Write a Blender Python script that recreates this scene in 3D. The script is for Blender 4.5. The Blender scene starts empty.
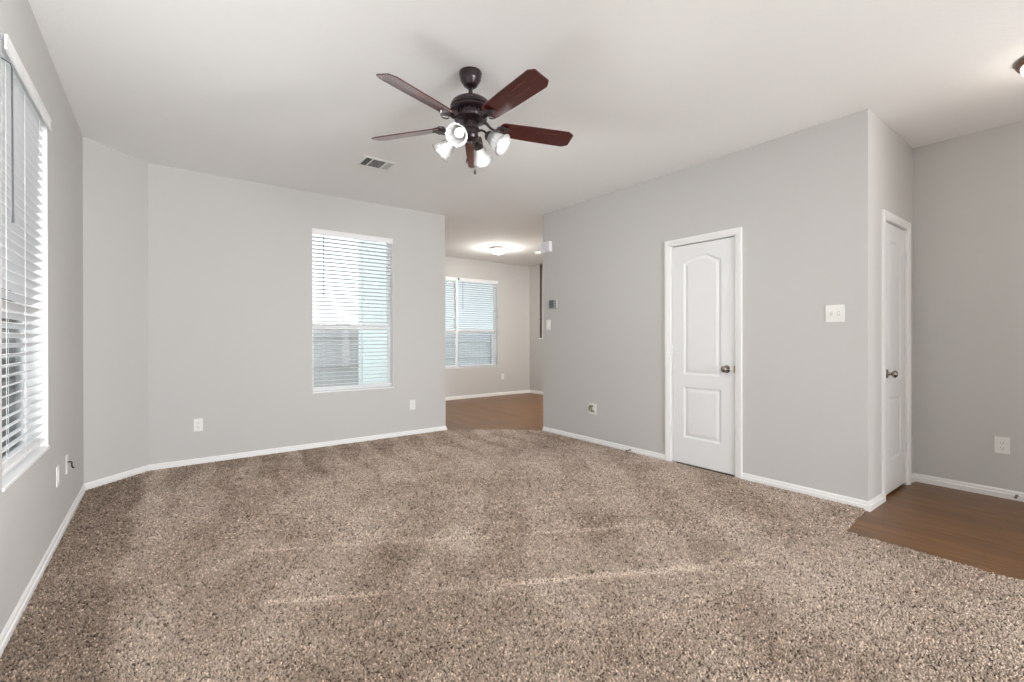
import bpy, bmesh, math, random
import numpy as np
from mathutils import Vector, Matrix

S = bpy.context.scene
COL = S.collection
PI = math.pi

# ------------------------------------------------------------------ camera
H = 2.743
CAM_Z = 1.1816
cam_d = bpy.data.cameras.new('camera')
cam = bpy.data.objects.new('camera', cam_d)
COL.objects.link(cam)
cam_d.sensor_width = 36.0
cam_d.lens = 462.4 / 1024 * 36.0
cam_d.shift_y = (341 - 338.88) / 1024 * -1
cam_d.clip_start = 0.02
cam_d.clip_end = 200
fw = Vector((0.6016181, 0.79878271, -0.00135968))
rt = Vector((0.79878088, -0.60161963, -0.00170959))
up = Vector((0.00218360, 0.0000575609, 0.99999761))
m = Matrix((rt, up, -fw)).transposed().to_4x4()
m.translation = Vector((0, 0, CAM_Z))
cam.matrix_world = m
S.camera = cam

# ------------------------------------------------------------------ colour management
S.view_settings.view_transform = 'Standard'
S.view_settings.look = 'None'
S.view_settings.gamma = 1
S.view_settings.use_curve_mapping = False
S.view_settings.exposure = 0.10
S.cycles.use_denoising = True
S.cycles.max_bounces = 14
S.cycles.diffuse_bounces = 8
S.cycles.glossy_bounces = 4
S.cycles.transparent_max_bounces = 12
S.cycles.transmission_bounces = 8
S.cycles.sample_clamp_indirect = 6.0
S.cycles.caustics_reflective = False
S.cycles.caustics_refractive = False

# ------------------------------------------------------------------ world: bright hazy sky
W = bpy.data.worlds.new('sky')
S.world = W
W.use_nodes = True
nt = W.node_tree
nt.nodes.clear()
wo = nt.nodes.new('ShaderNodeOutputWorld')
bg = nt.nodes.new('ShaderNodeBackground')
tc = nt.nodes.new('ShaderNodeTexCoord')
sx = nt.nodes.new('ShaderNodeSeparateXYZ')
rp = nt.nodes.new('ShaderNodeValToRGB')
rp.color_ramp.elements[0].position = 0.0
rp.color_ramp.elements[0].color = (0.93, 0.96, 1.0, 1)
rp.color_ramp.elements[1].position = 1.0
rp.color_ramp.elements[1].color = (0.72, 0.85, 1.0, 1)
nt.links.new(tc.outputs['Generated'], sx.inputs[0])
nt.links.new(sx.outputs['Z'], rp.inputs[0])
nt.links.new(rp.outputs[0], bg.inputs[0])
bg.inputs[1].default_value = 2.0
nt.links.new(bg.outputs[0], wo.inputs[0])


def area_light(name, loc, direction, sx_, sy_, energy, color=(1, 1, 1), portal=False, spread=None):
    d = bpy.data.lights.new(name, 'AREA')
    d.shape = 'RECTANGLE'
    d.size = sx_
    d.size_y = sy_
    d.energy = energy
    d.color = color
    if portal:
        d.cycles.is_portal = True
    if spread:
        d.spread = spread
    o = bpy.data.objects.new(name, d)
    COL.objects.link(o)
    o.location = loc
    o.rotation_euler = Vector(direction).to_track_quat('-Z', 'Z').to_euler()
    return o


def point_light(name, loc, energy, color=(1, 1, 1), r=0.03):
    d = bpy.data.lights.new(name, 'POINT')
    d.energy = energy
    d.color = color
    d.shadow_soft_size = r
    o = bpy.data.objects.new(name, d)
    COL.objects.link(o)
    o.location = loc
    return o


# portals just outside the three windows of the photograph
area_light('portal_left', (-0.66, 3.035, 1.48), (1, 0, 0), 0.92, 1.8, 1, portal=True)
area_light('portal_far', (1.72, 5.39, 1.48), (0, -1, 0), 0.92, 1.8, 1, portal=True)
area_light('portal_dining', (4.55, 7.96, 1.48), (0, -1, 0), 1.95, 1.8, 1, portal=True)
# added unseen fill behind the camera, set in the back wall opening
area_light('rear_fill', (1.9, -3.90, 1.15), (-0.42, 1, 0.36), 2.6, 2.1, 290, (0.97, 0.985, 1.0))
# added unseen fill at the end of the entry
area_light('entry_fill', (4.2, -3.93, 1.3), (0, 1, 0.1), 0.8, 2.0, 25, (1.0, 0.95, 0.89))
# added unseen fill by the left wall, brightens the ceiling
area_light('side_fill', (-0.40, 1.70, 1.45), (0.5, 1.3, 0.85), 0.9, 1.5, 20, (0.97, 0.985, 1.0))

# added unseen fill from the entry side, aimed at the left wall
area_light('entry_side_fill', (4.90, -0.60, 1.25), (-1, 0.35, 0.05), 0.75, 1.9, 7, (1.0, 0.985, 0.96))
# added unseen fill behind the wall of doors, brightens the dining room
area_light('dining_fill', (5.5, 5.3, 2.70), (0, 0.25, -1), 1.2, 0.6, 78, (1.0, 0.96, 0.9))

# ------------------------------------------------------------------ materials
MATS = {}


def mat(name, color, rough=0.6, metal=0.0, spec=0.5, bump=None, coat=0.0):
    if name in MATS:
        return MATS[name]
    mt = bpy.data.materials.new(name)
    mt.use_nodes = True
    n = mt.node_tree
    b = n.nodes['Principled BSDF']
    b.inputs['Base Color'].default_value = (*color, 1)
    b.inputs['Roughness'].default_value = rough
    b.inputs['Metallic'].default_value = metal
    b.inputs['Specular IOR Level'].default_value = spec
    b.inputs['Coat Weight'].default_value = coat
    if bump:
        scale, strength, dist = bump
        t = n.nodes.new('ShaderNodeTexCoord')
        z = n.nodes.new('ShaderNodeTexNoise')
        z.inputs['Scale'].default_value = scale
        z.inputs['Detail'].default_value = 3
        bp = n.nodes.new('ShaderNodeBump')
        bp.inputs['Strength'].default_value = strength
        bp.inputs['Distance'].default_value = dist
        n.links.new(t.outputs['Object'], z.inputs['Vector'])
        n.links.new(z.outputs['Fac'], bp.inputs['Height'])
        n.links.new(bp.outputs[0], b.inputs['Normal'])
    MATS[name] = mt
    return mt


WALL = mat('wall_paint', (0.565, 0.558, 0.546), 0.72, spec=0.3, bump=(95, 0.14, 0.003))
CEIL = mat('ceiling_paint', (0.89, 0.89, 0.885), 0.85, spec=0.2, bump=(60, 0.3, 0.006))
TRIM = mat('white_trim_paint', (0.84, 0.84, 0.84), 0.38)
DOORP = mat('white_door_paint', (0.80, 0.81, 0.82), 0.42)
PLAST = mat('white_plastic', (0.82, 0.82, 0.80), 0.4)
DPLAST = mat('socket_slot_dark', (0.06, 0.06, 0.06), 0.5)
NICKEL = mat('satin_nickel', (0.30, 0.275, 0.24), 0.26, metal=1.0)
BRONZE = mat('oiled_bronze', (0.028, 0.015, 0.019), 0.28, metal=0.3, coat=0.3)
BLIND = mat('blind_vinyl', (0.84, 0.84, 0.85), 0.5)
VINYL = mat('window_frame_vinyl', (0.88, 0.89, 0.89), 0.4)
WAND = mat('wand_plastic', (0.12, 0.12, 0.13), 0.3)
CORD = mat('blind_cord', (0.75, 0.75, 0.74), 0.7)
DARK = mat('duct_dark', (0.035, 0.035, 0.035), 0.8)
BLACK = mat('black_rubber', (0.012, 0.012, 0.012), 0.5)
SCREEN = mat('thermostat_screen', (0.10, 0.135, 0.13), 0.2)
COAX = mat('cable_jacket', (0.20, 0.21, 0.10), 0.45)
BRASS = mat('brass_connector', (0.55, 0.40, 0.18), 0.3, metal=1.0)
GALV = mat('spring_steel', (0.22, 0.19, 0.17), 0.35, metal=0.8)


def glass_pane_mat():
    mt = bpy.data.materials.new('window_glass')
    mt.use_nodes = True
    n = mt.node_tree
    n.nodes.clear()
    o = n.nodes.new('ShaderNodeOutputMaterial')
    mx = n.nodes.new('ShaderNodeMixShader')
    tr = n.nodes.new('ShaderNodeBsdfTransparent')
    tr.inputs[0].default_value = (0.94, 0.97, 0.96, 1)
    gl = n.nodes.new('ShaderNodeBsdfGlossy')
    gl.inputs['Roughness'].default_value = 0.02
    fr = n.nodes.new('ShaderNodeFresnel')
    fr.inputs[0].default_value = 1.3
    n.links.new(fr.outputs[0], mx.inputs[0])
    n.links.new(tr.outputs[0], mx.inputs[1])
    n.links.new(gl.outputs[0], mx.inputs[2])
    n.links.new(mx.outputs[0], o.inputs[0])
    return mt


GLASS = glass_pane_mat()


def shade_glass_mat():
    mt = bpy.data.materials.new('ribbed_shade_glass')
    mt.use_nodes = True
    n = mt.node_tree
    n.nodes.clear()
    o = n.nodes.new('ShaderNodeOutputMaterial')
    m1 = n.nodes.new('ShaderNodeMixShader')
    m2 = n.nodes.new('ShaderNodeMixShader')
    tr = n.nodes.new('ShaderNodeBsdfTransparent')
    tr.inputs[0].default_value = (0.9, 0.9, 0.9, 1)
    tl = n.nodes.new('ShaderNodeBsdfTranslucent')
    tl.inputs[0].default_value = (0.93, 0.93, 0.93, 1)
    df = n.nodes.new('ShaderNodeBsdfDiffuse')
    df.inputs[0].default_value = (0.85, 0.85, 0.86, 1)
    gl = n.nodes.new('ShaderNodeBsdfGlossy')
    gl.inputs['Roughness'].default_value = 0.12
    ad = n.nodes.new('ShaderNodeMixShader')
    ad.inputs[0].default_value = 0.35
    n.links.new(tl.outputs[0], ad.inputs[1])
    n.links.new(df.outputs[0], ad.inputs[2])
    m1.inputs[0].default_value = 0.42
    n.links.new(tr.outputs[0], m1.inputs[1])
    n.links.new(ad.outputs[0], m1.inputs[2])
    fr = n.nodes.new('ShaderNodeFresnel')
    fr.inputs[0].default_value = 1.5
    n.links.new(fr.outputs[0], m2.inputs[0])
    n.links.new(m1.outputs[0], m2.inputs[1])
    n.links.new(gl.outputs[0], m2.inputs[2])
    n.links.new(m2.outputs[0], o.inputs[0])
    return mt


SHADE = shade_glass_mat()


def emit(name, color, strength):
    mt = bpy.data.materials.new(name)
    mt.use_nodes = True
    b = mt.node_tree.nodes['Principled BSDF']
    b.inputs['Base Color'].default_value = (0.9, 0.9, 0.88, 1)
    b.inputs['Emission Color'].default_value = (*color, 1)
    b.inputs['Emission Strength'].default_value = strength
    return mt


BULB = emit('bulb_lit', (1.0, 0.97, 0.92), 1.8)
DINGLASS = emit('dining_lamp_glass', (1.0, 0.98, 0.92), 3.2)
ENTGLASS = emit('entry_lamp_glass', (1.0, 0.93, 0.84), 2.5)


def wood_floor_mat():
    mt = bpy.data.materials.new('hardwood_floor')
    mt.use_nodes = True
    n = mt.node_tree
    L = n.links
    b = n.nodes['Principled BSDF']
    t = n.nodes.new('ShaderNodeTexCoord')
    mp = n.nodes.new('ShaderNodeMapping')
    mp.inputs['Rotation'].default_value = (0, 0, PI / 2)
    L.new(t.outputs['Object'], mp.inputs[0])
    br = n.nodes.new('ShaderNodeTexBrick')
    br.inputs['Scale'].default_value = 1.0
    br.inputs['Brick Width'].default_value = 1.25
    br.inputs['Row Height'].default_value = 0.125
    br.inputs['Mortar Size'].default_value = 0.0012
    br.inputs['Mortar Smooth'].default_value = 0.3
    br.inputs['Color1'].default_value = (0.215, 0.098, 0.028, 1)
    br.inputs['Color2'].default_value = (0.150, 0.066, 0.019, 1)
    br.inputs['Mortar'].default_value = (0.028, 0.015, 0.009, 1)
    br.offset = 0.37
    L.new(mp.outputs[0], br.inputs[0])
    m2 = n.nodes.new('ShaderNodeMapping')
    m2.inputs['Scale'].default_value = (26, 1.6, 1)
    L.new(t.outputs['Object'], m2.inputs[0])
    nz = n.nodes.new('ShaderNodeTexNoise')
    nz.inputs['Scale'].default_value = 1.6
    nz.inputs['Detail'].default_value = 6
    nz.inputs['Roughness'].default_value = 0.62
    L.new(m2.outputs[0], nz.inputs[0])
    rr = n.nodes.new('ShaderNodeValToRGB')
    rr.color_ramp.elements[0].position = 0.3
    rr.color_ramp.elements[0].color = (0.5, 0.47, 0.45, 1)
    rr.color_ramp.elements[1].position = 0.75
    rr.color_ramp.elements[1].color = (1.35, 1.35, 1.35, 1)
    L.new(nz.outputs['Fac'], rr.inputs[0])
    mx = n.nodes.new('ShaderNodeMix')
    mx.data_type = 'RGBA'
    mx.blend_type = 'MULTIPLY'
    mx.inputs[0].default_value = 1
    L.new(br.outputs['Color'], mx.inputs[6])
    L.new(rr.outputs[0], mx.inputs[7])
    L.new(mx.outputs[2], b.inputs['Base Color'])
    b.inputs['Roughness'].default_value = 0.34
    b.inputs['Specular IOR Level'].default_value = 0.45
    bp = n.nodes.new('ShaderNodeBump')
    bp.inputs['Strength'].default_value = 0.25
    bp.inputs['Distance'].default_value = 0.002
    L.new(nz.outputs['Fac'], bp.inputs['Height'])
    L.new(bp.outputs[0], b.inputs['Normal'])
    return mt


def carpet_mat():
    mt = bpy.data.materials.new('carpet_yarn')
    mt.use_nodes = True
    n = mt.node_tree
    b = n.nodes['Principled BSDF']
    a = n.nodes.new('ShaderNodeAttribute')
    a.attribute_name = 'yarn'
    n.links.new(a.outputs['Color'], b.inputs['Base Color'])
    b.inputs['Roughness'].default_value = 0.95
    b.inputs['Specular IOR Level'].default_value = 0.1
    return mt


def cherry_mat():
    mt = bpy.data.materials.new('cherry_blade_wood')
    mt.use_nodes = True
    n = mt.node_tree
    L = n.links
    b = n.nodes['Principled BSDF']
    t = n.nodes.new('ShaderNodeTexCoord')
    mp = n.nodes.new('ShaderNodeMapping')
    mp.inputs['Scale'].default_value = (3, 60, 60)
    L.new(t.outputs['Object'], mp.inputs[0])
    nz = n.nodes.new('ShaderNodeTexNoise')
    nz.inputs['Scale'].default_value = 1.5
    nz.inputs['Detail'].default_value = 5
    L.new(mp.outputs[0], nz.inputs[0])
    rr = n.nodes.new('ShaderNodeValToRGB')
    rr.color_ramp.elements[0].position = 0.35
    rr.color_ramp.elements[0].color = (0.045, 0.008, 0.008, 1)
    rr.color_ramp.elements[1].position = 0.7
    rr.color_ramp.elements[1].color = (0.098, 0.013, 0.012, 1)
    L.new(nz.outputs['Fac'], rr.inputs[0])
    L.new(rr.outputs[0], b.inputs['Base Color'])
    b.inputs['Roughness'].default_value = 0.24
    b.inputs['Coat Weight'].default_value = 0.6
    b.inputs['Coat Roughness'].default_value = 0.12
    return mt


WOOD = wood_floor_mat()
CARPET = carpet_mat()
CHERRY = cherry_mat()


# ------------------------------------------------------------------ helpers
def link(o, parent=None):
    COL.objects.link(o)
    if parent is not None:
        o.parent = parent
    return o


def obj(name, bm, material, parent=None, smooth=False, loc=None):
    me = bpy.data.meshes.new(name)
    bmesh.ops.recalc_face_normals(bm, faces=bm.faces)
    bm.to_mesh(me)
    bm.free()
    mats = material if isinstance(material, (list, tuple)) else [material]
    for q in mats:
        me.materials.append(q)
    if smooth:
        for p in me.polygons:
            p.use_smooth = True
        try:
            me.set_sharp_from_angle(angle=math.radians(38))
        except Exception:
            pass
    o = bpy.data.objects.new(name, me)
    link(o, parent)
    if loc is not None:
        o.location = loc
    return o


def thing(name, label, cat, loc=(0, 0, 0), rotz=0.0, group=None, kind=None):
    o = bpy.data.objects.new(name, None)
    o.empty_display_size = 0.1
    COL.objects.link(o)
    o.location = loc
    o.rotation_euler = (0, 0, rotz)
    return tag(o, label, cat, group, kind)


def tag(o, label=None, cat=None, group=None, kind=None):
    if label:
        o['label'] = label
    if cat:
        o['category'] = cat
    if group:
        o['group'] = group
    if kind:
        o['kind'] = kind
    return o


def add_box(bm, lo, hi, mi=0, bevel=0.0, mtx=None):
    r = bmesh.ops.create_cube(bm, size=1.0)
    vs = r['verts']
    c = [(a + b) / 2 for a, b in zip(lo, hi)]
    s = [abs(b - a) for a, b in zip(lo, hi)]
    for v in vs:
        v.co = Vector((v.co.x * s[0] + c[0], v.co.y * s[1] + c[1], v.co.z * s[2] + c[2]))
    fs = list({f for v in vs for f in v.link_faces})
    for f in fs:
        f.material_index = mi
    if bevel > 0:
        es = list({e for v in vs for e in v.link_edges})
        rr = bmesh.ops.bevel(bm, geom=es, offset=bevel, segments=2, affect='EDGES', profile=0.5)
        vs = list({v for f in rr['faces'] for v in f.verts} | {v for v in vs if v.is_valid})
        for f in {f for v in vs for f in v.link_faces}:
            f.material_index = mi
    if mtx is not None:
        for v in vs:
            v.co = mtx @ v.co
    return vs


def add_lathe(bm, prof, seg=32, mtx=None, mi=0, wave=None, close=False):
    """prof: list of (r, z).  wave(angle, i) multiplies r."""
    rings = []
    for i, (r, z) in enumerate(prof):
        if r < 1e-6:
            v = bm.verts.new((0, 0, z))
            rings.append([v])
            continue
        ring = []
        for k in range(seg):
            a = 2 * PI * k / seg
            q = r * (wave(a, i) if wave else 1)
            ring.append(bm.verts.new((q * math.cos(a), q * math.sin(a), z)))
        rings.append(ring)
    for A, B in zip(rings[:-1], rings[1:]):
        for k in range(seg):
            k2 = (k + 1) % seg
            if len(A) == 1 and len(B) == 1:
                continue
            if len(A) == 1:
                f = bm.faces.new((A[0], B[k], B[k2]))
            elif len(B) == 1:
                f = bm.faces.new((A[k], B[0], A[k2]))
            else:
                f = bm.faces.new((A[k], B[k], B[k2], A[k2]))
            f.material_index = mi
    if mtx is not None:
        for ring in rings:
            for v in ring:
                v.co = mtx @ v.co
    return rings


def add_tube(bm, pts, r, seg=8, mi=0, caps=True):
    pts = [Vector(p) for p in pts]
    rs = r if isinstance(r, (list, tuple)) else [r] * len(pts)
    rings = []
    prev = None
    for i, p in enumerate(pts):
        if i == 0:
            t = pts[1] - pts[0]
        elif i == len(pts) - 1:
            t = pts[-1] - pts[-2]
        else:
            t = (pts[i + 1] - pts[i - 1])
        t.normalize()
        if prev is None:
            a = Vector((0, 0, 1)) if abs(t.z) < 0.9 else Vector((1, 0, 0))
            n1 = t.cross(a).normalized()
        else:
            n1 = (prev - t * prev.dot(t)).normalized()
        prev = n1
        n2 = t.cross(n1)
        rings.append([bm.verts.new(p + (n1 * math.cos(2 * PI * k / seg) + n2 * math.sin(2 * PI * k / seg)) * rs[i])
                      for k in range(seg)])
    for A, B in zip(rings[:-1], rings[1:]):
        for k in range(seg):
            k2 = (k + 1) % seg
            bm.faces.new((A[k], A[k2], B[k2], B[k])).material_index = mi
    if caps:
        bm.faces.new(rings[0][::-1]).material_index = mi
        bm.faces.new(rings[-1]).material_index = mi


def axis_mtx(origin, z_axis):
    z = Vector(z_axis).normalized()
    q = z.to_track_quat('Z', 'Y')
    return Matrix.Translation(Vector(origin)) @ q.to_matrix().to_4x4()


# ------------------------------------------------------------------ walls
def wall(name, p0, p1, holes=(), t=0.12, z0=-0.02, z1=H + 0.02, material=WALL):
    """Inner face runs p0 -> p1; the room lies to the right hand side of that walk,
    the thickness goes to the left.  holes: (u0, u1, z0, z1)."""
    p0 = Vector((p0[0], p0[1], 0))
    p1 = Vector((p1[0], p1[1], 0))
    d = p1 - p0
    Ln = d.length
    d.normalize()
    nrm = Vector((-d.y, d.x, 0)) * t
    us = sorted({0, Ln} | {h[0] for h in holes} | {h[1] for h in holes})
    zs = sorted({z0, z1} | {h[2] for h in holes} | {h[3] for h in holes})

    def solid(i, j):
        if i < 0 or j < 0 or i >= len(us) - 1 or j >= len(zs) - 1:
            return False
        uc, zc = (us[i] + us[i + 1]) / 2, (zs[j] + zs[j + 1]) / 2
        return not any(h[0] < uc < h[1] and h[2] < zc < h[3] for h in holes)
    bm = bmesh.new()
    cache = {}

    def V(i, j, s):
        k = (i, j, s)
        if k not in cache:
            q = p0 + d * us[i] + nrm * s
            cache[k] = bm.verts.new((q.x, q.y, zs[j]))
        return cache[k]
    for i in range(len(us) - 1):
        for j in range(len(zs) - 1):
            if not solid(i, j):
                continue
            bm.faces.new((V(i, j, 0), V(i + 1, j, 0), V(i + 1, j + 1, 0), V(i, j + 1, 0)))
            bm.faces.new((V(i, j, 1), V(i, j + 1, 1), V(i + 1, j + 1, 1), V(i + 1, j, 1)))
            if not solid(i - 1, j):
                bm.faces.new((V(i, j, 0), V(i, j + 1, 0), V(i, j + 1, 1), V(i, j, 1)))
            if not solid(i + 1, j):
                bm.faces.new((V(i + 1, j, 0), V(i + 1, j, 1), V(i + 1, j + 1, 1), V(i + 1, j + 1, 0)))
            if not solid(i, j - 1):
                bm.faces.new((V(i, j, 0), V(i, j, 1), V(i + 1, j, 1), V(i + 1, j, 0)))
            if not solid(i, j + 1):
                bm.faces.new((V(i, j + 1, 0), V(i + 1, j + 1, 0), V(i + 1, j + 1, 1), V(i, j + 1, 1)))
    o = obj(name, bm, material)
    tag(o, kind='structure')
    return o


XL, XD, XR, YB = -0.496, 3.836, 4.942, -4.0
YN, YP, YF, YLC, XC = 1.057, 4.436, 5.223, 4.837, 2.871
YDN, XE = 7.790, 6.344
WZ0, WZ1 = 0.597, 2.362

# left wall (walk +Y, thickness to -X)
wall('wall_left', (XL, YB), (XL, YLC), holes=[(2.592 - YB, 3.482 - YB, WZ0, WZ1)], t=0.15)
wall('wall_corner', (XL, YLC), (XL + 0.386, YF), t=0.15)
wall('wall_far', (XL + 0.386, YF), (XC, YF), holes=[(1.267 - XL - 0.386, 2.172 - XL - 0.386, WZ0, WZ1)], t=0.15)
wall('wall_dining_left', (XC, YF + 0.15), (XC, YDN), t=0.15)
wall('wall_dining_far', (XC - 0.15, YDN), (XE + 2.5, YDN), holes=[(3.60 - XC + 0.15, 5.512 - XC + 0.15, WZ0, WZ1)], t=0.15)
# dining right wall, with a pass-through above a half wall; walk -Y with thickness to +X
wall('wall_dining_right', (XE, YDN), (XE, 4.3), holes=[(YDN - 7.44, YDN - 5.2, 1.165, H - 0.0)], t=0.115)
wall('wall_kitchen_right', (8.8, 7.9), (8.8, 4.3), t=0.12)
# wall of doors: walk -Y, thickness to +X
wall('wall_right', (XD, YP), (XD, YN), holes=[(YP - 2.596, YP - 1.968, -0.02, 2.05)], t=0.115)
wall('wall_closet_back', (XD + 0.115, YP), (9.0, YP), t=-0.115)
# return wall with the second door (walk +X, thickness to +Y)
wall('wall_return', (XD + 0.115, YN), (XR + 0.1, YN), holes=[(4.178 - XD - 0.115, 4.762 - XD - 0.115, -0.02, 2.05)], t=0.115)
wall('wall_entry', (XR, YN + 0.115), (XR, YB), t=0.12)
wall('wall_light_block', (3.30, YB), (3.30, -0.7), t=-0.12)  # added unseen wall that keeps the rear light out of the entry
wall('wall_back', (XR + 0.12, YB), (XL - 0.15, YB), holes=[(XR + 0.12 - 3.3, XR + 0.12 + 0.1, 0.05, 2.3)], t=0.15)
# closet backs so that no light leaks
wall('wall_closet_inner', (XD + 0.9, YP - 0.115), (XD + 0.9, YN + 0.115), t=0.1)



def slab(name, z0, z1, material):
    # L-shaped plan: the living room bay ends at the far wall, the dining wing runs on behind it
    pl = [(XL - 0.15, YB - 0.15), (9.0, YB - 0.15), (9.0, YDN + 0.15), (XC - 0.15, YDN + 0.15), (XC - 0.15, YF + 0.15),
          (XL + 0.32, YF + 0.15), (XL - 0.15, YLC + 0.06)]
    b = bmesh.new()
    A = [b.verts.new((x, y, z0)) for x, y in pl]
    B = [b.verts.new((x, y, z1)) for x, y in pl]
    f1 = b.faces.new(A[::-1])
    f2 = b.faces.new(B)
    for i in range(len(pl)):
        j = (i + 1) % len(pl)
        b.faces.new((A[i], A[j], B[j], B[i]))
    bmesh.ops.triangulate(b, faces=[f1, f2])
    tag(obj(name, b, material), kind='structure')


slab('ceiling', H, H + 0.15, CEIL)
slab('floor', -0.12, 0.0, WOOD)
# pale outside cladding of the dining wing, with its white corner board
bm = bmesh.new()
add_box(bm, (XC - 0.168, YF + 0.15, -0.15), (XC - 0.1502, YDN + 0.06, H + 0.15))
tag(obj('wall_dining_outside', bm, mat('outside_cladding', (0.86, 0.88, 0.86), 0.7)), kind='structure')
bm = bmesh.new()
add_box(bm, (XC - 0.19, YDN + 0.02, -0.15), (XC - 0.08, YDN + 0.17, H + 0.15))
tag(obj('trim_2', bm, TRIM), kind='structure')


# ------------------------------------------------------------------ baseboards
BB = [(0, 0), (0.014, 0), (0.014, 0.036), (0.0085, 0.041), (0.0085, 0.054), (0.004, 0.064), (0, 0.065)]


def baseboard(name, pts, closed=False):
    """pts: wall line walked so that the room is on the right hand side; mitred."""
    P = [Vector((p[0], p[1], 0)) for p in pts]
    bm = bmesh.new()
    rows = []
    for i, p in enumerate(P):
        dirs = []
        if i > 0:
            dirs.append((P[i] - P[i - 1]).normalized())
        if i < len(P) - 1:
            dirs.append((P[i + 1] - P[i]).normalized())
        ns = [Vector((d.y, -d.x, 0)) for d in dirs]
        n = sum(ns, Vector())
        if len(ns) == 2:
            n = n / (1 + ns[0].dot(ns[1]))
        rows.append([bm.verts.new(p + n * (a * 1.0) + Vector((0, 0, z))) for a, z in BB])
    for A, B in zip(rows[:-1], rows[1:]):
        for k in range(len(BB)):
            k2 = (k + 1) % len(BB)
            bm.faces.new((A[k], B[k], B[k2], A[k2]))
    bm.faces.new(rows[0][::-1])
    bm.faces.new(rows[-1])
    return tag(obj(name, bm, TRIM), kind='structure')


baseboard('baseboard_left', [(XL, YB), (XL, YLC), (XL + 0.386, YF), (XC, YF), (XC, YDN), (XE, YDN), (XE, 4.5)])
baseboard('baseboard_right', [(XD, YP), (XD, 2.640)])
baseboard('baseboard_corner', [(XD, 1.934), (XD, YN), (4.118, YN)])
baseboard('baseboard_entry', [(4.866, YN), (XR, YN), (XR, YB)])


# ------------------------------------------------------------------ doors
def door_leaf(w, h, zb):
    """moulded two panel leaf, local: x across 0..w, z up, front face at y = 0 facing -y."""
    nx, nz = 92, 300
    st = 0.122
    xs = np.linspace(0, w, nx + 1)
    zs = np.linspace(zb, h, nz + 1)
    X, Z = np.meshgrid(xs, zs)

    def groove(d):
        out = np.zeros_like(d)
        a = (d > 0) & (d < 0.009)
        out[a] = d[a] / 0.009 * 0.008
        a = (d >= 0.009) & (d < 0.016)
        out[a] = 0.008
        a = (d >= 0.016) & (d < 0.040)
        out[a] = 0.008 - (d[a] - 0.016) / 0.024 * 0.006
        a = d >= 0.040
        out[a] = 0.002
        return out
    dx = np.minimum(X - st, w - st - X)
    half = (w - 2 * st) / 2
    s = np.clip(np.abs(X - w / 2) / (half * 0.86), 0, 1)
    q_ = np.clip((1 - s) * 1.22, 0, 1)
    top = 1.872 + 0.060 * (q_ * q_ * (3 - 2 * q_) * 0.65 + 0.35 * np.sqrt(np.clip(1 - s * s, 0, 1)))
    d1 = np.minimum(dx, np.minimum(Z - 0.848, (top - Z) * 0.9))
    d2 = np.minimum(dx, np.minimum(Z - 0.266, 0.730 - Z))
    dep = groove(d1) + groove(d2)
    verts = np.stack([X, dep, Z], -1).reshape(-1, 3)
    n0 = len(verts)
    idx = np.arange(n0).reshape(nz + 1, nx + 1)
    q = np.stack([idx[:-1, :-1], idx[:-1, 1:], idx[1:, 1:], idx[1:, :-1]], -1).reshape(-1, 4)
    faces = [tuple(int(i) for i in r) for r in q]
    t = 0.035
    b = [(0, t, zb), (w, t, zb), (w, t, h), (0, t, h)]
    vl = [tuple(v) for v in verts] + b
    B = [n0, n0 + 1, n0 + 2, n0 + 3]
    faces.append((B[0], B[3], B[2], B[1]))
    faces.append(tuple(int(i) for i in idx[0, ::-1]) + (B[0], B[1]))
    faces.append(tuple(int(i) for i in idx[-1, :]) + (B[2], B[3]))
    faces.append(tuple(int(i) for i in idx[:, 0]) + (B[3], B[0]))
    faces.append(tuple(int(i) for i in idx[::-1, -1]) + (B[1], B[2]))
    me = bpy.data.meshes.new('door_leaf')
    me.from_pydata(vl, [], faces)
    me.materials.append(DOORP)
    for p in me.polygons:
        p.use_smooth = len(p.vertices) == 4 and p.index < len(q)
    me.update()
    return bpy.data.objects.new('door_leaf', me)


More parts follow.
